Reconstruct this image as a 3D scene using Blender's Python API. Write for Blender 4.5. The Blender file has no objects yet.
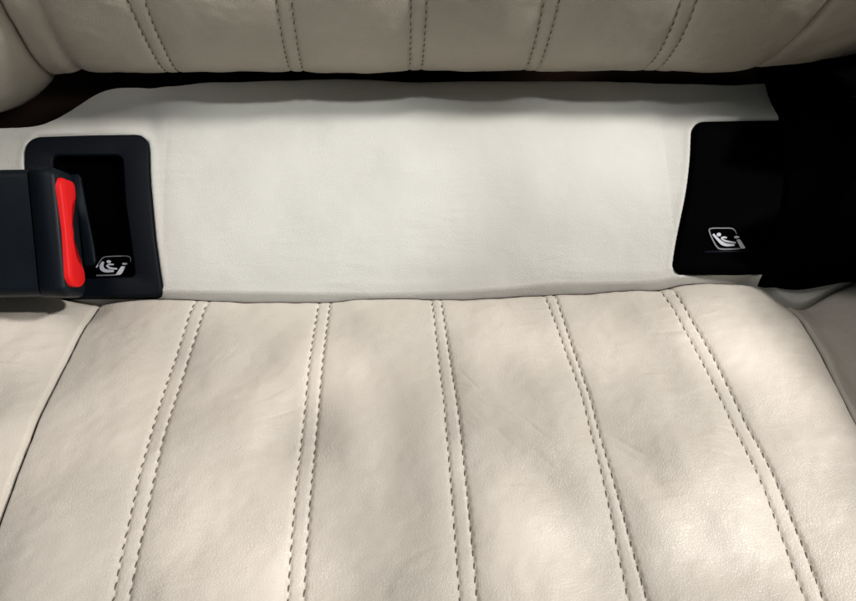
import bpy, math, random
import numpy as np
from mathutils import Vector, Matrix
random.seed(7); rng = np.random.default_rng(11)
scene = bpy.context.scene
COL = scene.collection

# ------------------------------------------------------------------ camera
F = 642.0; W, H = 856.0, 601.0
Yc = np.array([-58.0, 666.5, -642.0]); Yc /= np.linalg.norm(Yc)      # seat's fore-aft axis seen by the camera
Xc = np.array([1.0, 0.024, -0.065]); Xc -= Yc*Xc.dot(Yc); Xc /= np.linalg.norm(Xc)
Zc = np.cross(Xc, Yc)
R = np.vstack([Xc, Yc, Zc])          # camera -> world
CAMP = -(R @ np.array([0, 0, -1.0]))*0.30
cd = bpy.data.cameras.new('camera'); cam = bpy.data.objects.new('camera', cd); COL.objects.link(cam)
cd.sensor_width = 36; cd.lens = 36*F/W; cd.clip_start = 0.01; cd.clip_end = 50
M4 = Matrix([list(R[i])+[CAMP[i]] for i in range(3)]+[[0, 0, 0, 1]]); cam.matrix_world = M4
scene.camera = cam
CAX = -R[:, 2]

def ray(u, v):
    d = R @ np.array([(u-W/2)/F, -(v-H/2)/F, -1.0]); return d
def at_depth(u, v, D): return CAMP+ray(u, v)*D
def hit(u, v, prof):
    """first crossing of the view line with a profile (N,2 of y,z) swept along x"""
    d = ray(u, v); a = prof[:-1]; b = prof[1:]
    e = b-a; dx, dz = d[1], d[2]
    den = dx*e[:, 1]-dz*e[:, 0]
    wy = a[:, 0]-CAMP[1]; wz = a[:, 1]-CAMP[2]
    s = (wy*e[:, 1]-wz*e[:, 0])/den
    t = (wy*dz-wz*dx)/den
    ok = (t >= -1e-6) & (t <= 1+1e-6) & (s > 0)
    i = np.where(ok)[0]
    if len(i) == 0: return None, None
    k = i[np.argmin(s[i])]
    return CAMP+d*s[k], k+t[k]
def spline(pts, n=24):
    P = np.array(pts, float); P = np.vstack([2*P[0]-P[1], P, 2*P[-1]-P[-2]]); out = []
    for i in range(1, len(P)-2):
        for q in np.linspace(0, 1, n, endpoint=False):
            out.append(.5*((2*P[i])+(-P[i-1]+P[i+1])*q+(2*P[i-1]-5*P[i]+4*P[i+1]-P[i+2])*q*q+(-P[i-1]+3*P[i]-3*P[i+1]+P[i+2])*q**3))
    out.append(P[-2]); return np.array(out)

# ------------------------------------------------------------------ object helpers
def link(name, verts, faces, mat, parent=None, smooth=True):
    me = bpy.data.meshes.new(name); me.from_pydata([tuple(map(float, v)) for v in verts], [], faces); me.update()
    if smooth: me.polygons.foreach_set('use_smooth', [True]*len(me.polygons))
    o = bpy.data.objects.new(name, me); COL.objects.link(o)
    if mat: me.materials.append(mat)
    if parent:
        o.parent = parent; o.matrix_parent_inverse = Matrix.Translation(-Vector(parent.location))
    return o
def thing(name, label, cat, loc, group=None):
    o = bpy.data.objects.new(name, None); COL.objects.link(o); o.location = loc; o.empty_display_size = .02
    o['label'] = label; o['category'] = cat
    if group: o['group'] = group
    return o
def grid_faces(nr, nc):
    i = np.arange(nr-1)[:, None]*nc+np.arange(nc-1)[None, :]
    return np.stack([i, i+1, i+1+nc, i+nc], -1).reshape(-1, 4).tolist()
def grid(name, P, mat, parent=None, flip=False):
    nr, nc = P.shape[:2]; f = grid_faces(nr, nc)
    if flip: f = [q[::-1] for q in f]
    return link(name, P.reshape(-1, 3), f, mat, parent)
def sstep(a, b, x):
    t = np.clip((x-a)/(b-a), 0, 1); return t*t*(3-2*t)
def lin(pts):     # smooth-ish interpolation with linear continuation
    p = np.array(sorted(pts, key=lambda q: q[0])); xs, ys = p[:, 0], p[:, 1]
    deg = 2 if len(xs) > 3 else 1
    c = np.polyfit(xs, ys, deg); dc = np.polyder(c); lo, hi = xs[0], xs[-1]
    def f(x):
        x = np.asarray(x, float); xc = np.clip(x, lo, hi)
        return np.polyval(c, xc)+np.polyval(dc, xc)*(x-xc)
    return f
def pch(pts):
    p = np.array(sorted(pts, key=lambda q: q[0])); xs, ys = p[:, 0], p[:, 1]
    gx = np.linspace(xs[0], xs[-1], 800); gy = np.interp(gx, xs, ys)
    k = np.hanning(31); k /= k.sum(); gy2 = np.convolve(np.pad(gy, 15, mode='edge'), k, 'valid')
    return lambda x: np.interp(x, gx, gy2)
# value noise for soft folds
_tab = rng.random((64, 64))
def vn(x, y):
    xi = np.floor(x).astype(int); yi = np.floor(y).astype(int); fx = x-xi; fy = y-yi
    fx = fx*fx*fx*(fx*(fx*6-15)+10); fy = fy*fy*fy*(fy*(fy*6-15)+10)
    g = lambda a, b: _tab[a % 64, b % 64]
    return (g(xi, yi)*(1-fx)+g(xi+1, yi)*fx)*(1-fy)+(g(xi, yi+1)*(1-fx)+g(xi+1, yi+1)*fx)*fy-.5
def blob(x, y, cx, cy, sx, sy, ang, h):
    c, s = math.cos(ang), math.sin(ang); a = (x-cx)*c+(y-cy)*s; b = -(x-cx)*s+(y-cy)*c
    return h*np.exp(-(a/sx)**2-(b/sy)**2)

# ------------------------------------------------------------------ materials
def nodes(name):
    m = bpy.data.materials.new(name); m.use_nodes = True; nt = m.node_tree
    return m, nt, nt.nodes['Principled BSDF'], nt.nodes.new, nt.links.new
def leather(name, col, col2, rough=.42, grain=1.0, spec=.5):
    m, nt, b, N, L = nodes(name)
    tc = N('ShaderNodeTexCoord')
    n1 = N('ShaderNodeTexNoise'); n1.inputs['Scale'].default_value = 22; n1.inputs['Detail'].default_value = 3
    L(tc.outputs['Object'], n1.inputs['Vector'])
    n1b = N('ShaderNodeTexNoise'); n1b.inputs['Scale'].default_value = 1400; n1b.inputs['Detail'].default_value = 2
    L(tc.outputs['Object'], n1b.inputs['Vector'])
    mx0 = N('ShaderNodeMath'); mx0.operation = 'MULTIPLY_ADD'; L(n1b.outputs['Fac'], mx0.inputs[0]); mx0.inputs[1].default_value = .22; L(n1.outputs['Fac'], mx0.inputs[2])
    cr = N('ShaderNodeValToRGB'); L(mx0.outputs[0], cr.inputs['Fac'])
    cr.color_ramp.elements[0].position = .42; cr.color_ramp.elements[0].color = (*col, 1)
    cr.color_ramp.elements[1].position = .78; cr.color_ramp.elements[1].color = (*col2, 1)
    L(cr.outputs['Color'], b.inputs['Base Color'])
    # pebble grain
    vo = N('ShaderNodeTexVoronoi'); vo.feature = 'DISTANCE_TO_EDGE'; vo.inputs['Scale'].default_value = 900
    wn = N('ShaderNodeTexNoise'); wn.inputs['Scale'].default_value = 260; wn.inputs['Detail'].default_value = 3
    L(tc.outputs['Object'], wn.inputs['Vector'])
    add = N('ShaderNodeMixRGB'); add.blend_type = 'LINEAR_LIGHT'; add.inputs['Fac'].default_value = .0012
    L(tc.outputs['Object'], add.inputs[1]); L(wn.outputs['Color'], add.inputs[2])
    L(add.outputs[0], vo.inputs['Vector'])
    vr = N('ShaderNodeMapRange'); L(vo.outputs['Distance'], vr.inputs['Value']); vr.inputs['From Max'].default_value = .18
    fn = N('ShaderNodeTexNoise'); fn.inputs['Scale'].default_value = 2200; fn.inputs['Detail'].default_value = 2; L(tc.outputs['Object'], fn.inputs['Vector'])
    # fine wrinkles, drawn out in one direction, present only in patches
    mp = N('ShaderNodeMapping'); L(tc.outputs['Object'], mp.inputs['Vector']); mp.inputs['Rotation'].default_value = (0, 0, -.5); mp.inputs['Scale'].default_value = (.35, 1.3, 1)
    wr = N('ShaderNodeTexNoise'); wr.noise_type = 'RIDGED_MULTIFRACTAL' if hasattr(wr, 'noise_type') else 'FBM'
    wr.inputs['Scale'].default_value = 150; wr.inputs['Detail'].default_value = 4; wr.inputs['Distortion'].default_value = .5
    L(mp.outputs[0], wr.inputs['Vector'])
    mk = N('ShaderNodeTexNoise'); mk.inputs['Scale'].default_value = 26; mk.inputs['Detail'].default_value = 2; L(tc.outputs['Object'], mk.inputs['Vector'])
    mr = N('ShaderNodeMapRange'); mr.inputs['From Min'].default_value = .46; mr.inputs['From Max'].default_value = .68; L(mk.outputs['Fac'], mr.inputs['Value'])
    mr.inputs['To Min'].default_value = .12
    mu = N('ShaderNodeMath'); mu.operation = 'MULTIPLY'; L(wr.outputs['Fac'], mu.inputs[0]); L(mr.outputs[0], mu.inputs[1])
    gm = N('ShaderNodeMath'); gm.operation = 'MULTIPLY'; L(vr.outputs[0], gm.inputs[0])
    gr = N('ShaderNodeMapRange'); gr.inputs['From Min'].default_value = .35; gr.inputs['From Max'].default_value = .65; gr.inputs['To Min'].default_value = .35; L(mk.outputs['Fac'], gr.inputs['Value'])
    L(gr.outputs[0], gm.inputs[1])
    b1 = N('ShaderNodeBump'); b1.inputs['Strength'].default_value = .36*grain; b1.inputs['Distance'].default_value = .0003; L(gm.outputs[0], b1.inputs['Height'])
    b2 = N('ShaderNodeBump'); b2.inputs['Strength'].default_value = .25*grain; b2.inputs['Distance'].default_value = .00012; L(fn.outputs['Fac'], b2.inputs['Height']); L(b1.outputs[0], b2.inputs['Normal'])
    b3 = N('ShaderNodeBump'); b3.inputs['Strength'].default_value = .65*grain; b3.inputs['Distance'].default_value = .0008; L(mu.outputs[0], b3.inputs['Height']); L(b2.outputs[0], b3.inputs['Normal'])
    L(b3.outputs[0], b.inputs['Normal'])
    rr = N('ShaderNodeMapRange'); rr.inputs['To Min'].default_value = rough-.06; rr.inputs['To Max'].default_value = rough+.1; L(mk.outputs['Fac'], rr.inputs['Value'])
    L(rr.outputs[0], b.inputs['Roughness']); b.inputs['Specular IOR Level'].default_value = spec
    return m
def plastic(name, col, rough=.5, spec=.4, bump=.1, scale=2500):
    m, nt, b, N, L = nodes(name)
    tc = N('ShaderNodeTexCoord'); n = N('ShaderNodeTexNoise'); n.inputs['Scale'].default_value = scale; n.inputs['Detail'].default_value = 3
    L(tc.outputs['Object'], n.inputs['Vector'])
    bp = N('ShaderNodeBump'); bp.inputs['Strength'].default_value = bump; bp.inputs['Distance'].default_value = .0003
    L(n.outputs['Fac'], bp.inputs['Height']); L(bp.outputs[0], b.inputs['Normal'])
    n2 = N('ShaderNodeTexNoise'); n2.inputs['Scale'].default_value = 60; n2.inputs['Detail'].default_value = 5; L(tc.outputs['Object'], n2.inputs['Vector'])
    mr = N('ShaderNodeMapRange'); mr.inputs['To Min'].default_value = max(.05, rough-.1); mr.inputs['To Max'].default_value = min(1, rough+.12)
    L(n2.outputs['Fac'], mr.inputs['Value']); L(mr.outputs[0], b.inputs['Roughness'])
    b.inputs['Base Color'].default_value = (*col, 1); b.inputs['Specular IOR Level'].default_value = spec
    return m
M_seat = leather('cream_seat_leather', (.60, .542, .472), (.65, .595, .525))
M_back_shaded = leather('shade_darkened_leather', (.36, .328, .272), (.41, .375, .315), rough=.45)  # same cream leather, darkened because the backrest lies in shade
M_trim = leather('pale_trim_leather', (.59, .572, .528), (.64, .622, .578), rough=.5, grain=.9, spec=.35)
M_thread = plastic('grey_brown_thread', (.15, .12, .098), .7, .2, .5, 4000)
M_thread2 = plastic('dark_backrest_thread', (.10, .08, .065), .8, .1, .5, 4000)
M_shade = plastic('dark_brown_shade', (.05, .036, .028), .9, .1, .3, 3000)  # colour of the shade painted along the crease and side seams
M_black = plastic('blue_black_plastic', (.0030, .0048, .0085), .5, .12, .2)
M_deep = plastic('deep_black_plastic', (.0004, .0004, .0006), .7, .012, .2)
M_buckle = plastic('buckle_plastic', (.0050, .0080, .0125), .42, .20, .3)
M_felt = plastic('black_webbing_fabric', (.0008, .0008, .0009), 1.0, .01, .3, 900)
M_red = plastic('red_button_plastic', (.86, .010, .012), .5, .25, .08)
M_print = plastic('white_printed_ink', (.62, .62, .68), .6, .2, .1)
M_print2 = plastic('grey_printed_ink', (.22, .22, .24), .6, .2, .1)
M_gap = plastic('dark_brown_felt', (.03, .018, .014), 1.0, .05, .6, 700)

# ------------------------------------------------------------------ seat cushion
flat = np.array([[-.6, 0], [.3, 0]])
def onz(pts, z=0.):
    pf = np.array([[-.9, z], [.5, z]]); return [hit(u, v, pf)[0] for u, v in pts]
seams_px = [
 [(195,304),(171,365.5),(147,456),(128,531),(113,601)], [(207,304),(184,371),(160,462),(142,531),(130,601)],
 [(318.6,301),(307,387),(297,483),(287.6,598)], [(330,301),(319,408),(308,531),(304,598)],
 [(432,301),(442,387),(450.5,483),(459,598)], [(441,301),(454,381),(465,477.5),(476.6,598)],
 [(545.5,296),(572.5,363.5),(592,440.6),(614,534),(630,600)], [(557,296),(581,374.6),(603,440.6),(627.5,529),(647,600)],
 [(660.6,291),(688,330.5),(715.6,388),(743,446),(776,523),(806,600)], [(674,292),(704.6,341.5),(743,416),(776,482),(798,540),(824,600)]]
S = [lin([(p[1], p[0]) for p in onz(s)]) for s in seams_px]
BL = lin([(p[1], p[0]) for p in onz([(99,304),(69.5,355),(37,430),(0,523)], -.001)])
BR = lin([(p[1], p[0]) for p in onz([(793,306),(820,352.5),(856,427)], -.001)])
RZ = -.0025
crease = pch([(p[0], p[1]) for p in onz([(-400,300),(-60,300),(20,299),(55,299),(66,302.5),(80,305.5),(99,302.5),(150,300.5),(250,300),(380,300),(430,299),(480,296.5),(556,292),(655,290),(683,285.5),(749,281),(774,289),(793,304),(815,298),(856,281.5),(900,268),(1250,235)], RZ)])

def cushion_z(x, y):
    """top surface of the cushion"""
    yc = crease(x)
    s = [f(y) for f in S]; bl, br = BL(y), BR(y)
    edges = [bl, s[0], s[1], s[2], s[3], s[4], s[5], s[6], s[7], s[8], s[9], br]
    z = np.zeros_like(x); fade = .25+.75*sstep(.0, .035, yc-y)
    for i in range(11):
        a, b = edges[i], edges[i+1]; t = np.clip((x-a)/(b-a), 0, 1); ins = (x >= a) & (x < b)
        wide = (i % 2 == 0)
        if wide:
            h = .0028*fade*(4*t*(1-t))**.6
        else:
            h = .0004*fade*(4*t*(1-t))**.6
        z = np.where(ins, h, z)
    # needle-pulled dents along each stitch row
    for k, f in enumerate(S):
        d = x-s[k]; ph = (y/.0043)+.37*k
        z -= (.00030+.00055*(.5-.5*np.cos(2*np.pi*ph))**2)*np.exp(-(d/.00075)**2)
    # outer panels roll down to the side seam
    for d in (x-bl, br-x):
        d = np.clip(d, -.02, 1); r = .0022
        z -= np.where(d < r, .005*(1-np.sqrt(np.clip(1-(1-np.clip(d, 0, r)/r)**2, 0, 1))), 0)
    # bolsters rise outwards; right one's steep unseen rise added to block the side light
    for sgn, e in ((-1, bl), (1, br)):
        d = (x-e)*sgn; ins = d > 0; r = .002
        roll = -.005*(1-np.sqrt(np.clip(1-(1-np.clip(d, 0, r)/r)**2, 0, 1)))
        rise = (.0030*(1-np.exp(-np.clip(d, 0, 1)/.012))+.08*np.clip(d, 0, 1)) if sgn < 0 else (-.0015*sstep(0, .01, d)+.185*sstep(.034, .130, d))
        z = np.where(ins, roll+rise, z)
    return z+soft(x, y)
def rear(x, y):
    yc = crease(x); d = np.clip(yc-y, 0, 1)
    r = .0045
    z = -.0055*(1-np.sqrt(np.clip(1-(1-np.clip(d, 0, r)/r)**2, 0, 1)))
    z += -.0016*np.exp(-d/.008)
    return z
def P0(u, v): return onz([(u, v)])[0]
BL_SPOTS = []
def dent(u, v, su, sv, ang, h):
    p = P0(u, v); BL_SPOTS.append((p[0], p[1], su, sv, ang, h))
# soft hollows and ridges read off the photograph
dent(395, 470, .012, .026, .10, -.0030); dent(350, 430, .010, .02, .3, .0012)
dent(500, 375, .010, .020, .35, -.0022); dent(535, 430, .016, .010, -.5, .0016)
dent(540, 480, .008, .022, .9, -.0020)
dent(640, 460, .011, .022, .75, -.0026); dent(700, 470, .014, .016, .3, .0018)
dent(250, 370, .010, .024, -.7, -.0016); dent(250, 450, .018, .008, .2, -.0012); dent(215, 540, .02, .012, .1, -.0018)
dent(580, 560, .014, .012, .2, -.0022); dent(720, 570, .02, .012, -.3, -.0026); dent(360, 590, .014, .01, .0, -.002)
dent(800, 292, .013, .016, -.5, -.0055); dent(60, 520, .02, .014, .4, .0016); dent(520, 320, .012, .008, .1, -.0010)
def soft(x, y):
    z = .0032*vn(x*38+3, y*30+7)+.0013*vn(x*80+13, y*70+1)+.00028*vn(x*230+y*60, y*260-x*90)
    for b in BL_SPOTS: z = z+blob(x, y, *b)
    # short creases
    for (cx, cy, L_, w, a, h) in CREASES: z = z+blob(x, y, cx, cy, L_, w, a, h)
    return z
CREASES = []
for (u, v, n, ang, sp) in ((525, 440, 12, -.55, 26), (640, 455, 9, -.4, 24), (600, 370, 8, -.6, 30), (250, 380, 6, .7, 36), (390, 560, 8, .2, 34), (720, 430, 7, -.5, 30), (215, 500, 6, -.1, 32), (480, 400, 6, -.8, 22)):
    for k in range(n):
        p = P0(u+random.uniform(-sp, sp), v+random.uniform(-sp, sp))
        CREASES.append((p[0], p[1], random.uniform(.004, .010), random.uniform(.0006, .0011), ang+random.uniform(-.35, .35), random.uniform(-.00022, -.00008)))

cushion = thing('rear_seat_cushion', 'cream leather rear bench cushion with five double stitched channels, below the pale strip', 'seat cushion', (0, -.12, 0))
ncol = 760; rows = 380
def cushion_part(name, fa, fb, n, parent, bias=None):
    t = np.linspace(0, 1, n)
    q = np.concatenate([np.linspace(0, 1, rows-26)[:-1]*.955, .955+.045*np.linspace(0, 1, 27)])
    q = np.concatenate([np.linspace(0, .45, 40)[:-1], np.linspace(.45, .96, 400)[:-1], np.linspace(.96, 1, 40)])
    y0 = -.30
    P = np.zeros((len(q), n, 3)); fa0, fb0 = fa, fb; fa = lambda y: fa0(y)+.00045; fb = lambda y: fb0(y)-.00045
    for i, s in enumerate(q):
        # y measured towards the crease, which depends on x: two passes
        y = np.full(n, y0+(0-y0)*s)
        for _ in range(4):
            xx = fa(y)+(fb(y)-fa(y))*t
            y = y0+(crease(xx)-y0)*s
        xx = fa(y)+(fb(y)-fa(y))*t
        z = cushion_z(np.clip(xx, fa(y)+1e-6, fb(y)-1e-6), y)+rear(xx, y)
        P[i, :, 0] = xx; P[i, :, 1] = y; P[i, :, 2] = z
    # skirt: down at the rear
    sk = P[-1].copy(); sk[:, 2] -= .03; P = np.concatenate([P, sk[None]], 0)
    return grid(name, P, M_seat, parent)
cushion_part('centre_panel', BL, BR, ncol, cushion)
o = cushion_part('side_bolster', lambda y: BL(y)-.17, BL, 240, cushion); o['label'] = 'left cushion bolster under the buckle'
o = cushion_part('side_bolster', BR, lambda y: BR(y)+.17, 240, cushion); o['label'] = 'shaded right cushion bolster'

# dark tube along the rear edge, standing in for the crease's shade
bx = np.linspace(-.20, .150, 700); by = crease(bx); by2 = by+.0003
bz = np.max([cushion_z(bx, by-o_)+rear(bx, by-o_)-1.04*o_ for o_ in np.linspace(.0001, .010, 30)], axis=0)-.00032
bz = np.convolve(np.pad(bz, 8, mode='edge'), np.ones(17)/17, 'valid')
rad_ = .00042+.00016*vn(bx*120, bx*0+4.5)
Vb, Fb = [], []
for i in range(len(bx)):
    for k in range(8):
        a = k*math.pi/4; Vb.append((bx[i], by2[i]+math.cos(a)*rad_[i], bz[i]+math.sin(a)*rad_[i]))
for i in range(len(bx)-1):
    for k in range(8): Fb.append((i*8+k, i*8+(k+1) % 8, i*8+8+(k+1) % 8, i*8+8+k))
link('crease_shade_line', Vb, Fb, M_shade, cushion)
def tube(name, pts, rad, mat, parent, n=8):
    V, Fc = [], []; T = np.gradient(pts, axis=0); T /= np.linalg.norm(T, axis=1)[:, None]
    for p, t in zip(pts, T):
        b = np.cross(t, [0, 0, 1.]); b /= np.linalg.norm(b); c = np.cross(b, t)
        for k in range(n): a = 2*math.pi*k/n; V.append(p+b*math.cos(a)*rad+c*math.sin(a)*rad)
    for i in range(len(pts)-1):
        for k in range(n): Fc.append((i*n+k, i*n+(k+1) % n, i*n+n+(k+1) % n, i*n+n+k))
    return link(name, V, Fc, mat, parent)
for f, z0 in ((BL, -.0030), (BR, -.0016)):  # dark tubes drawn as the shade down in the side seams
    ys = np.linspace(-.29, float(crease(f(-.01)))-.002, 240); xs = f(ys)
    tube('seam_shade_line', np.stack([xs, ys, z0+soft(xs, ys)+rear(xs, ys)], 1), .00055, M_shade, cushion)
# ------------------------------------------------------------------ stitches
def stitch_mesh(name, path, normals, side, mat, parent, centres, pitch=.0043, ln=.0027, w=.00030, slant=.20):
    """path: dense points; one capsule-shaped thread per stitch, ends sunk into the leather"""
    seg = np.linalg.norm(np.diff(path, axis=0), axis=1); cum = np.concatenate([[0], np.cumsum(seg)])
    V, Fc = [], []
    prof = [(-1, .15, -.9), (-.8, .75, -.25), (-.4, 1, .35), (.1, 1, .45), (.55, .95, .25), (.85, .7, -.3), (1, .15, -.95)]
    for s in centres(cum):
        c = np.array([np.interp(s, cum, path[:, k]) for k in range(3)])
        c2 = np.array([np.interp(s+.0005, cum, path[:, k]) for k in range(3)])
        nrm = np.array([np.interp(s, cum, normals[:, k]) for k in range(3)]); nrm /= np.linalg.norm(nrm)
        t = c2-c; t /= np.linalg.norm(t); b = np.cross(nrm, t); b /= np.linalg.norm(b)
        a = slant*side+random.uniform(-.1, .1); t2 = t*math.cos(a)+b*math.sin(a); b2 = np.cross(nrm, t2)
        l2 = ln*.5*random.uniform(.88, 1.08); ww = w*random.uniform(.9, 1.1); base = len(V)
        for (q, rr, h) in prof:
            for k in range(6):
                an = k*math.pi/3
                V.append(c+t2*q*l2+b2*math.cos(an)*ww*rr+nrm*(math.sin(an)*ww*rr+h*ww))
        for r_ in range(len(prof)-1):
            for k in range(6):
                k2 = (k+1) % 6
                Fc.append((base+r_*6+k, base+r_*6+k2, base+r_*6+6+k2, base+r_*6+6+k))
    return link(name, V, Fc, mat, parent)
for k, f in enumerate(S):
    y = np.linspace(-.27, -.0005, 500); x = f(y)
    for _ in range(3): y = np.linspace(-.27, float(crease(x[-1]))-.001, 500); x = f(y)
    z = cushion_z(x, y)+rear(x, y); z = np.convolve(np.pad(z, 6, mode='edge'), np.ones(13)/13, 'valid')
    path = np.stack([x, y, z+.00036], 1)
    nr = np.tile([0, 0, 1.], (500, 1))
    stitch_mesh('stitch_row', path, nr, -1, M_thread, cushion, lambda cum, y=y, k=k: [float(np.interp((j-.37*k)*.0043+random.uniform(-.00012, .00012), y, cum)) for j in range(-62, 4) if y[0] < (j-.37*k)*.0043 < y[-1]-.001])

# ------------------------------------------------------------------ trim strip between cushion and backrest
yy = np.linspace(-.012, .14, 200); g = lambda y: -.0045+.86*y-2.1*y*y
PANEL = np.stack([yy, g(yy)], 1)
def onp(pts, off=0.):
    pf = PANEL.copy(); pf[:, 1] += off
    return np.array([hit(u, v, pf)[0] for u, v in pts])
top_edge = pch([(p[0], p[1]) for p in onp([(-300,140),(-40,131),(0,127.5),(38,128),(56,121),(70,114),(84,100),(95,92),(108,88),(119,86),(140,88),(175,86),(203,82),(300,81),(430,81),(560,83),(650,84),(747,85),(754,83),(762,84),(900,82),(1100,80)])])

def round_poly(pts, rad, n=8):
    pts = [np.array(p, float) for p in pts]; out = []
    rad = rad if isinstance(rad, (list, tuple)) else [rad]*len(pts)
    for i, p in enumerate(pts):
        a = pts[i-1]; b = pts[(i+1) % len(pts)]; r = rad[i]
        da = (a-p); db = (b-p); la = np.linalg.norm(da); lb = np.linalg.norm(db); r = min(r, la*.48, lb*.48)
        A = p+da/la*r; B = p+db/lb*r
        if r < .3: out.append(p); continue
        for q in np.linspace(0, 1, n): out.append((1-q)**2*A+2*q*(1-q)*(p*.85+(A+B)*.075)+q*q*B)
    return np.array(out)
def resample(P, n):
    Q = np.vstack([P, P[:1]]); s = np.concatenate([[0], np.cumsum(np.linalg.norm(np.diff(Q, axis=0), axis=1))])
    t = np.linspace(0, s[-1], n, endpoint=False); return np.stack([np.interp(t, s, Q[:, k]) for k in range(Q.shape[1])], 1)
def inset(P, d):
    T = np.roll(P, -1, 0)-np.roll(P, 1, 0); T /= np.linalg.norm(T, axis=1)[:, None]+1e-9
    Nn = np.stack([-T[:, 1], T[:, 0]], 1)
    area = .5*np.sum(P[:, 0]*np.roll(P[:, 1], -1)-np.roll(P[:, 0], -1)*P[:, 1])
    return P+Nn*d*(1 if area > 0 else -1)
left_out = resample(round_poly([(26,138.5),(88,136.5),(149,135.5),(151,185),(156,240),(164,297),(95,298.5),(34,299),(27,230)], [16,1,12,1,1,9,1,9,1]), 200)
right_out = resample(round_poly([(692.5,123),(740,122),(800,121),(812,190),(800,273),(737,274),(671,274.5),(677,238),(687,190),(690,160)], [9,1,9,1,9,1,9,22,22,1]), 200)

def poly_dist(px, py, Q):
    """signed distance (negative inside) of points to a closed polygon in plan"""
    d = np.full(px.shape, 9.); ins = np.zeros(px.shape, bool)
    A = Q; B = np.roll(Q, -1, 0)
    for a, b in zip(A, B):
        e = b-a; t = np.clip(((px-a[0])*e[0]+(py-a[1])*e[1])/(e@e+1e-15), 0, 1)
        d = np.minimum(d, np.hypot(px-a[0]-t*e[0], py-a[1]-t*e[1]))
        c = ((a[1] > py) != (b[1] > py)) & (px < (b[0]-a[0])*(py-a[1])/(b[1]-a[1]+1e-15)+a[0]); ins ^= c
    return np.where(ins, -d, d)
LO = onp(left_out[::4])[:, :2]; RO = onp(right_out[::4])[:, :2]
tx = np.concatenate([np.linspace(-.34, -.2, 20)[:-1], np.linspace(-.2, .2, 640), np.linspace(.2, .34, 20)[1:]])
nt_ = 250
P = np.zeros((nt_+14, len(tx), 3))
te = top_edge(tx); yb = crease(tx)+.0009
for i in range(nt_):
    y = yb+(te-yb)*(i/(nt_-1)); P[i, :, 0] = tx; P[i, :, 1] = y; P[i, :, 2] = g(y)
for j in range(14):
    a = (j+1)/14*2.2; r = .0022; P[nt_+j, :, 0] = tx; P[nt_+j, :, 1] = te+r*math.sin(a)+(.0*j); P[nt_+j, :, 2] = g(te)-r*(1-math.cos(a))-(.012*((j/13)**2))
X, Y = P[..., 0], P[..., 1]
dl = poly_dist(X, Y, LO); dr = poly_dist(X, Y, RO)
dz = np.zeros_like(X)
for d in (dl, dr):
    dz += np.where(d > 0, .00035*np.exp(-((d-.0018)/.0016)**2)+.0007*np.exp(-(d/.010)**2), .0006)
    dz -= .010*sstep(.0006, -.0012, d)
# the strip swells between the covers, with soft folds at its ends
cl, crr = onp([(165, 200)])[0], onp([(670, 200)])[0]
tt = np.clip((X-cl[0])/(crr[0]-cl[0]), 0, 1); ty = np.clip(Y/np.maximum(te, .02)[None, :], 0, 1)
dz += .0045*(4*tt*(1-tt))**.7*np.clip(4*ty*(1-ty), 0, 1)**.6
dz += .0016*vn(X*30+9, Y*40+3)+.0006*vn(X*75, Y*90+5)+.00012*vn(X*260, Y*300)
for (u, v, su, sv, an, h) in ((152,112,.005,.016,.1,-.0012),(165,108,.006,.014,.2,.0006),(678,112,.006,.014,-.2,-.0007),(110,118,.012,.004,.2,.0012),(30,134,.02,.003,-.05,.001),
                              (430,284,.05,.004,.0,-.0010),(560,255,.03,.010,.3,-.0012),(250,286,.04,.004,0,-.0007),(700,280,.02,.004,.0,.0012)):
    p = onp([(u, v)])[0]; dz += blob(X, Y, p[0], p[1], su, sv, an, h)
dz *= sstep(.0, .005, Y-crease(X))
P[..., 2] += dz
P[..., 2] -= .004*(1-sstep(.0009, .0015, Y-crease(X)))
P[0, :, 2] -= .02
trim = grid('seat_trim_strip', P, M_trim)
trim['label'] = 'smooth pale leather strip running between the backrest and the cushion'; trim['category'] = 'seat trim'

# ------------------------------------------------------------------ anchor covers
CUP = np.array([0, -math.sin(math.radians(33)), math.cos(math.radians(33))])    # strip normal (mean)
def on_panel(P2, off):
    q = onp([(a, b) for a, b in P2]); return q+CUP*off
def loft(name, rings, mat, parent, cap=True, smooth=True):
    n = len(rings[0]); V = [p for r in rings for p in r]; Fc = []
    for i in range(len(rings)-1):
        for k in range(n):
            k2 = (k+1) % n; Fc.append((i*n+k, i*n+k2, (i+1)*n+k2, (i+1)*n+k))
    if cap:
        c = np.mean(rings[-1], axis=0); V.append(c); b = (len(rings)-1)*n
        for k in range(n): Fc.append((b+k, b+(k+1) % n, len(V)-1))
    o = link(name, V, Fc, mat, parent, smooth); return o
def fixn(o):
    import bmesh
    bm = bmesh.new(); bm.from_mesh(o.data); bmesh.ops.recalc_face_normals(bm, faces=bm.faces); bm.to_mesh(o.data); bm.free(); return o

c0 = onp([(95, 220)])[0]
cov = thing('anchor_cover', 'rounded blue-black anchor cover with an open recess, behind the buckle with the red button', 'anchor cover', c0, 'child seat anchor covers in the pale strip')
lin_in = resample(round_poly([(54,157),(124,156.5),(127,205),(132,240),(137,277.5),(92,279),(60,279)], [5,7,1,1,5,1,5]), 200)
o = fixn(loft('frame', [on_panel(left_out, -.006), on_panel(left_out, .0010), on_panel(inset(left_out, .5), .0016), on_panel(inset(left_out, 1.4), .0020), on_panel(inset(left_out, 2.2), .0020),
        on_panel(inset(lin_in, -1.6), .0020), on_panel(inset(lin_in, -.6), .0018), on_panel(lin_in, .0012), on_panel(inset(lin_in, 1), -.006)], M_black, cov, cap=False))
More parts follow.
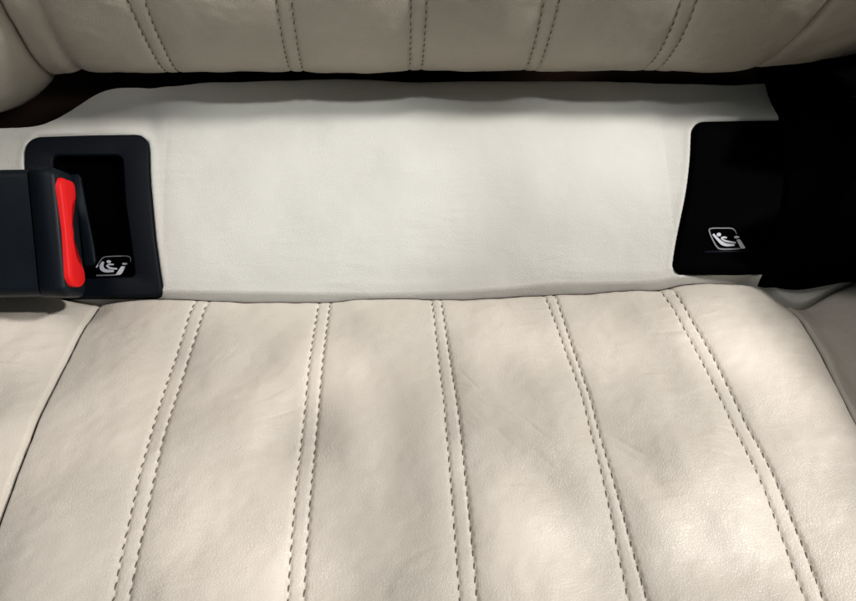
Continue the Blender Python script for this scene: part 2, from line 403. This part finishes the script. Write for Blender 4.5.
# recess: floor that steps down towards the left, side walls
rec = on_panel(inset(lin_in, -1.5), -.0045)
o = fixn(loft('recess_liner', [on_panel(inset(lin_in, .4), .0006), on_panel(inset(lin_in, .8), -.0035), on_panel(inset(lin_in, 2), -.0042)], M_deep, cov)); 
wall = [(66,172),(77,172),(83,205),(91,246),(93,262),(82,266),(76,215)]  # grey side wall face of the recess
fixn(loft('recess_wall_strip', [on_panel(resample(round_poly(wall, 2), 60), -.0042), on_panel(resample(round_poly(wall, 2), 60), -.0028), on_panel(inset(resample(round_poly(wall, 2), 60), .6), -.0025)], M_buckle, cov))
c1 = onp([(735, 200)])[0]
cov2 = thing('anchor_cover', 'closed flat black anchor cover with a child seat symbol, right end of the pale strip', 'anchor cover', c1, 'child seat anchor covers in the pale strip')
fixn(loft('flap', [on_panel(right_out, -.006), on_panel(right_out, .0010), on_panel(inset(right_out, .8), .0020), on_panel(inset(right_out, 2.2), .0026), on_panel(inset(right_out, 4.5), .0028)], M_deep, cov2))
fixn(loft('finger_groove', [on_panel(resample(round_poly([(701,252.6),(746,251.8),(746,253.6),(701,254.8)], .8), 60), .0031), on_panel(inset(resample(round_poly([(701,252.6),(746,251.8),(746,253.6),(701,254.8)], .8), 60), .3), .0034)], M_black, cov2))

def strokes(name, items, org, sc, off, mat, parent):
    V, Fc = [], []
    for it in items:
        kind = it[0]
        if kind == 's':        # stroked polyline with widths
            pts = np.array([[p[0], p[1]] for p in it[1]], float); wd = np.array([p[2] for p in it[1]], float)
            s = np.linspace(0, len(pts)-1, 8*(len(pts)-1)+1)
            sp = spline(pts, 8) if len(pts) > 2 else np.stack([np.interp(s, range(len(pts)), pts[:, k]) for k in (0, 1)], 1)
            w_ = np.interp(np.linspace(0, len(pts)-1, len(sp)), range(len(pts)), wd)
            T = np.gradient(sp, axis=0); T /= np.linalg.norm(T, axis=1)[:, None]+1e-9; Nn = np.stack([-T[:, 1], T[:, 0]], 1)
            A = sp+Nn*w_[:, None]/2; B = sp-Nn*w_[:, None]/2
            tip0 = sp[0]-T[0]*w_[0]*.4; tip1 = sp[-1]+T[-1]*w_[-1]*.4
            poly = np.vstack([tip0, A, tip1, B[::-1]])
            quads = []
            m = len(A); q = org+np.vstack([A, B])/sc; top = on_panel(q, off); b = len(V); V += list(top)
            for i in range(m-1): Fc.append((b+i, b+i+1, b+m+i+1, b+m+i))
            lo = on_panel(q, off-.00012); b2 = len(V); V += list(lo)
            for i in range(m-1):
                Fc.append((b+i, b2+i, b2+i+1, b+i+1)); Fc.append((b+m+i, b+m+i+1, b2+m+i+1, b2+m+i))
        else:
            pts = resample(round_poly(it[1], it[2], 6), 40); q = org+pts/sc; top = on_panel(q, off); lo = on_panel(q, off-.00012)
            b = len(V); V += list(top)+list(lo); Fc.append(tuple(range(b, b+40)))
            for k in range(40): Fc.append((b+k, b+(k+1) % 40, b+40+(k+1) % 40, b+40+k))
    return link(name, V, Fc, mat, parent, smooth=False)
def disc(cx, cy, rx, ry, n=12): return [(cx+rx*math.cos(a*2*math.pi/n), cy+ry*math.sin(a*2*math.pi/n)) for a in range(n)]
org = np.array([695., 220.])
strokes('symbol_frame', [('s', [(578,238,10),(545,180,14),(490,152,17),(350,150,18),(220,152,18),(170,172,19),(185,240,20),(235,350,21),(290,435,22),(345,460,22),(480,462,22),(630,455,20)])], org, 15.02, .00305, M_print2, cov2)
strokes('child_seat_symbol', [('s', [(225,238,30),(290,310,38),(360,375,52),(430,400,44),(545,400,28)]), ('p', disc(312,246,34,28), 4),
     ('s', [(345,300,20),(395,335,26),(450,350,28),(565,368,20)]), ('s', [(345,292,18),(390,288,30),(432,292,20)]),
     ('p', disc(577,284,40,20), 4), ('p', [(572,322),(625,314),(708,448),(642,458)], 6)], org, 15.02, .0031, M_print, cov2)
org = np.array([80., 240.])
strokes('symbol_frame', [('s', [(165,330,12),(205,270,14),(245,215,12),(300,193,12),(450,185,12),(590,187,14),(628,215,12),(628,262,10)]), ('s', [(165,446,16),(300,443,18),(440,438,20)])], org, 13.35, -.0040, M_print2, cov)
strokes('child_seat_symbol', [('s', [(262,262,28),(240,310,50),(245,355,60),(300,385,44),(405,386,28)]), ('p', disc(335,260,32,20), 4),
     ('s', [(305,310,26),(350,345,30),(450,358,20)]), ('s', [(320,300,18),(360,298,24),(405,298,16)]), ('s', [(190,305,16),(165,340,22)]),
     ('p', disc(552,290,36,16), 4), ('p', [(505,322),(565,322),(515,415),(490,440),(425,440)], 6)], org, 13.35, -.0039, M_print, cov)

# ------------------------------------------------------------------ backrest
BP = spline([(.155,.090),(.125,.071),(.103,.0665),(.088,.0695),(.0775,.077),(.066,.092),(.0565,.112),(.052,.135),(.053,.165),(.065,.22),(.095,.32),(.125,.42)], 40)
seg = np.concatenate([[0], np.cumsum(np.linalg.norm(np.diff(BP, axis=0), axis=1))])
def bhit(u, v):
    p, k = hit(u, v, BP)
    if p is None: return None
    return p[0], np.interp(k, np.arange(len(BP)), seg)
bse = [[(127,0),(138.5,26),(154,56),(166,70)], [(144,0),(154,28),(165,51),(178,70)], [(276,0),(285.6,50),(288,66)], [(291.5,0),(298,50),(302,67)],
       [(411,0),(410.5,35),(410,66)], [(426.7,0),(425,35),(422,67)], [(545,0),(537,33),(529,63)], [(560,0),(551,33),(540.6,63)],
       [(682,0),(667,34.6),(652,64)], [(698,0),(681,34.6),(664,65)]]
def seamf(ps, sm=None):
    q = [bhit(*p) for p in ps]; q = [(a[1], a[0]) for a in q if a]
    return lin(q)
BS = [seamf(s) for s in bse]
BBL = seamf([(-2,3),(21,45),(46,72)]); BBR = seamf([(834,0),(800,34),(775,60)])
_bl0, _br0 = BBL, BBR
s_mid = bhit(430, 40)[1]
BBL = lambda s: np.maximum(_bl0(s), -.28); BBR = lambda s: np.minimum(_br0(s), .28)
print('back seam x', [float(f(s_mid)) for f in BS], float(BBL(s_mid)), float(BBR(s_mid)))
Nprof = np.gradient(BP, axis=0); Nprof /= np.linalg.norm(Nprof, axis=1)[:, None]
NY, NZ = -Nprof[:, 1], Nprof[:, 0]           # outward: towards -y on the front face
if NY[len(NY)//2] > 0: NY, NZ = -NY, -NZ
SM = seg[-1]
SE = bhit(430, 70)[1]
def bdisp(x, s):
    fd = .35+.65*sstep(SE-.002, SE+.016, s)
    e = [BBL(s)]+[f(s) for f in BS]+[BBR(s)]
    z = np.zeros_like(x)
    for i in range(11):
        a, b = e[i], e[i+1]; t = np.clip((x-a)/(b-a), 0, 1); ins = (x >= a) & (x < b)
        h = fd*(.0024*(4*t*(1-t))**.6 if i % 2 == 0 else .0007*(4*t*(1-t))**.6)
        z = np.where(ins, h, z)
    for k, f in enumerate(BS):
        d = x-e[k+1]; ph = s/.0043+.4*k
        z -= (.0003+.0005*(.5-.5*np.cos(2*np.pi*ph))**2)*np.exp(-(d/.0007)**2)
    for d, dep in ((x-e[0], .006), (e[-1]-x, .0035)):
        r = .004; z -= np.where(d >= 0, dep*(1-np.sqrt(np.clip(1-(1-np.clip(d, 0, r)/r)**2, 0, 1))), 0)
    for sgn, ee in ((-1, e[0]), (1, e[-1])):
        d = (x-ee)*sgn; r = .004; dep = .006 if sgn < 0 else .0035
        v = -dep*(1-np.sqrt(np.clip(1-(1-np.clip(d, 0, r)/r)**2, 0, 1)))+(.012 if sgn < 0 else .004)*(1-np.exp(-np.clip(d, 0, 1)/.02))+.10*np.clip(d, 0, 1)
        z = np.where(d > 0, v, z)
    z += .0018*vn(x*34+31, s*36+17)+.0008*vn(x*85+3, s*80+11)+.00022*vn(x*240, s*250)
    # long soft fold near the left edge of the centre section
    fx = FOLD(s); z += -.0016*np.exp(-((x-fx)/.0035)**2)
    return z
FOLD = seamf([(35,0),(55,40),(80,72)])
# the lower edge lifts towards the right-hand end and sinks at the left-hand bolster
def lift(x): return .020*sstep(.150, .215, x)+.0*x-.010*sstep(-.165, -.195, x)
def back_pt(x, s, extra=0.):
    y = np.interp(s, seg, BP[:, 0]); z = np.interp(s, seg, BP[:, 1]); ny = np.interp(s, seg, NY); nz = np.interp(s, seg, NZ)
    d = bdisp(x, s)+extra
    low = sstep(.25, .0, s)
    return np.stack([x, y+ny*d, z+nz*d+lift(x)*low], -1)
def back_part(name, fa, fb, n, parent):
    ss = np.concatenate([np.linspace(0, .16, 330)[:-1], np.linspace(.16, SM, 120)]); t = np.linspace(0, 1, n)
    Sg, T = np.meshgrid(ss, t, indexing='ij'); A, B = fa(Sg), fb(Sg); Xg = A+(B-A)*T
    P = back_pt(np.clip(Xg, A+1e-6, B-1e-6), Sg)
    return grid(name, P, M_back_shaded, parent, flip=True)
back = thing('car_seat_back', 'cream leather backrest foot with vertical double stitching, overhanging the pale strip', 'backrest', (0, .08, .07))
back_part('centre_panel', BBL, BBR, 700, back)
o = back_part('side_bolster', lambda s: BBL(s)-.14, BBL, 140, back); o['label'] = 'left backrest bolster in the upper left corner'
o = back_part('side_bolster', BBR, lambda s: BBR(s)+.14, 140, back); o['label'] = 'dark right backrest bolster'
for k, f in enumerate(BS):
    s0 = bhit(*bse[k][-1])[1]
    s = np.linspace(s0-.002, .30, 700); x = f(s); p = back_pt(x, s, .00005)
    nr = np.stack([0*s, np.interp(s, seg, NY), np.interp(s, seg, NZ)], 1)
    stitch_mesh('stitch_row', p, nr, -1, M_thread2, back, lambda cum, s=s, k=k: [float(np.interp((j-.4*k)*.0043+random.uniform(-.00012, .00012), s, cum)) for j in range(0, 90) if s[0]+.0005 < (j-.4*k)*.0043 < s[-1]-.001], ln=.0027, w=.0003)

# ------------------------------------------------------------------ dark well behind the strip
V = [(-.5,.02,-.05),(.5,.02,-.05),(.5,.20,-.05),(-.5,.20,-.05),(.5,.20,.50),(-.5,.20,.50),(-.5,-.45,-.05),(.5,-.45,-.05)]
o = link('seat_well', V, [(0,1,2,3),(3,2,4,5),(6,7,1,0)], M_gap, smooth=False); o['kind'] = 'structure'
# ------------------------------------------------------------------ buckle
D0 = .262
ax = np.array([1, 0, 0.]); 
pT, pB = at_depth(53, 165.5, D0), at_depth(66, 297, D0)
wv = pB-pT; wid = np.linalg.norm(wv); wv /= wid
nv = np.cross(wv, ax); nv /= np.linalg.norm(nv)
if nv@CAX > 0: nv = -nv                      # towards the camera
av = ax-wv*(ax@wv)*0.0
th = .019
cB = (pT+pB)/2
buck = thing('belt_buckle', 'dark seat belt buckle with a red release button lying in from the left edge', 'belt buckle', cB-nv*th)
def rrect(hw, ht, r, n=10):
    out = []
    for (cx, cy, a0) in ((hw-r, ht-r, 0), (-hw+r, ht-r, 90), (-hw+r, -ht+r, 180), (hw-r, -ht+r, 270)):
        for q in np.linspace(0, 90, n): a = math.radians(a0+q); out.append((cx+r*math.cos(a), cy+r*math.sin(a)))
    return np.array(out)
def bring(L_, grow, r, tap=0.):
    """cross-section of the housing at L_ metres left of its end face; end is slanted"""
    hw = wid/2+grow; ht = th/2+grow; P2 = rrect(hw, ht, r)
    return [cB-nv*(th/2)+wv*p[0]+nv*p[1]-av*(L_)-av*tap*0 for p in P2]
e = .0
fixn(loft('housing', [bring(.20, -.001, .004), bring(.012, -.0006, .004), bring(.0108, -.0006, .004)], M_buckle, buck, cap=False))
fixn(loft('end_cap', [bring(.0102, -.0022, .003), bring(.0100, .0, .004), bring(.0022, .0, .0042), bring(.0008, -.0005, .004), bring(.0, -.0014, .0034), bring(-.0001, -.0030, .0026)], M_buckle, buck))
# dogbone release button on the end face, proud of it
def endpt(w_, n_, out): return cB-nv*(th/2)+wv*w_+nv*n_+av*out
hb = wid/2-.0042; bt = .0052
dog = []
for a in np.linspace(-90, 90, 9): pass
outl = [(-hb, -bt*.95), (-hb+.0015, -bt-.0012), (-hb+.007, -bt-.0012), (-hb+.0115, -bt*.28), (0, -bt*.22), (hb-.0125, -bt*.25), (hb-.008, -bt-.0022), (hb-.0025, -bt-.0022), (hb, -bt*.6),
        (hb, bt*.9), (hb-.003, bt+.0012), (0, bt+.0006), (-hb+.003, bt+.0012), (-hb, bt*.9)]
dg = resample(round_poly(np.array(outl)*1000, 1.6), 120)/1000
fixn(loft('release_button', [[endpt(p[0], p[1]+.0022, -.002) for p in dg], [endpt(p[0], p[1]+.0022, .0010) for p in dg], [endpt(p[0], p[1]+.0022, .0017) for p in inset(dg, .0003)], [endpt(p[0], p[1]+.0022, .0019) for p in inset(dg, .0006)]], M_red, buck))

# ------------------------------------------------------------------ black belt boot at the right
bo = resample(round_poly([(764,60),(765,92),(779,122),(785,180),(775,230),(762,262),(762,285),(795,291.5),(856,280),(1010,262),(1040,150),(1000,40)], [6,14,6,30,30,10,4,14,20,20,20,20]), 160)
def bp(P2, off):
    out = []
    for (u, v) in P2:
        p = onp([(u, v)])[0]; out.append(p+CUP*off)
    return np.array(out)
boot = fixn(loft('belt_boot', [bp(bo, -.008), bp(bo, .004), bp(inset(bo, 2), .0055), bp(inset(bo, 6), .0068), bp(inset(bo, 18), .012), bp(inset(bo, 36), .024), bp(inset(bo, 56), .038), bp(inset(bo, 76), .046), bp(inset(bo, 84), .047)], M_felt, None))  # middle raised to throw shade on the cushion corner
boot['label'] = 'matt black padded belt boot at the right edge, beside the closed anchor cover'; boot['category'] = 'belt boot'

# ------------------------------------------------------------------ light
def area(name, loc, target, size, energy, col, sy=None):
    l = bpy.data.lights.new(name, 'AREA'); l.energy = energy; l.color = col; l.size = size
    if sy: l.shape = 'RECTANGLE'; l.size_y = sy
    o = bpy.data.objects.new(name, l); COL.objects.link(o); o.location = loc
    o.rotation_euler = (Vector(target)-Vector(loc)).to_track_quat('-Z', 'Y').to_euler(); return o
def spot(name, loc, target, ang, energy, col, blend=.6, square=False, rad=.02):
    l = bpy.data.lights.new(name, 'SPOT'); l.energy = energy*1.3; l.color = col; l.spot_size = math.radians(ang); l.spot_blend = blend; l.use_square = square; l.shadow_soft_size = rad
    o = bpy.data.objects.new(name, l); COL.objects.link(o); o.location = loc
    o.rotation_euler = (Vector(target)-Vector(loc)).to_track_quat('-Z', 'Y').to_euler(); return o
area('side_window_light', (.74, -.18, .80), (0, 0, 0), .09, 8.0, (1.0, .975, .94))
area('overhead_fill_light', (-.32, -.20, 1.0), (0, 0, 0), .34, 1.9, (1.0, .96, .92), .3)  # broad fill added overhead; stands for no particular window
for (u, v, an, en, bl) in ((306, 190, 9.0, 9, .22),):  # narrow spots added to lay bright patches on strip, cushion and backrest
    spot('light_patch', (-.05, -.42, .95), tuple(onp([(u, v)])[0]), an, en, (.96, 1, .98), bl, True, .025)
for (u, v, an, en) in ((545, 140, 4.6, 8), (630, 135, 4.2, 9)):
    spot('light_patch', (-.05, -.42, .95), tuple(onp([(u, v)])[0]), an, en, (.98, 1, .98), .75, False, .04)
for (u, v, an, en) in ((700, 520, 3.4, 8), (760, 470, 3.0, 6), (815, 430, 2.8, 10), (830, 560, 3.4, 8), (535, 560, 2.8, 10), (500, 490, 2.0, 6), (225, 520, 4.2, 11), (120, 420, 4.0, 7), (720, 345, 3.0, 14), (775, 380, 2.4, 10), (500, 335, 3.0, 9), (600, 350, 2.6, 9), (20, 340, 3, 12), (8, 470, 3, 8), (60, 560, 2.6, 4), (330, 375, 2.8, 12), (250, 400, 2.4, 8), (280, 590, 2.8, 9)):
    spot('light_patch', (.22, -.42, .95), tuple(P0(u, v)), an, en, (1, .935, .905), 1.0, False, .012)
for (u, v, an, en) in ((95, 15, 4.4, 10), (250, 5, 4.0, 6), (22, 50, 3.4, 8)):
    spot('light_patch', (.30, -.55, .50), tuple(hit(u, v, BP)[0]), an, en, (1, .98, .94), 1.0, False, .05)
w = bpy.data.worlds.new('World'); scene.world = w; w.use_nodes = True
w.node_tree.nodes['Background'].inputs[0].default_value = (.62, .88, 1, 1); w.node_tree.nodes['Background'].inputs[1].default_value = .05
scene.view_settings.view_transform = 'Standard'; scene.view_settings.look = 'None'; scene.view_settings.gamma = 1; scene.view_settings.exposure = .36
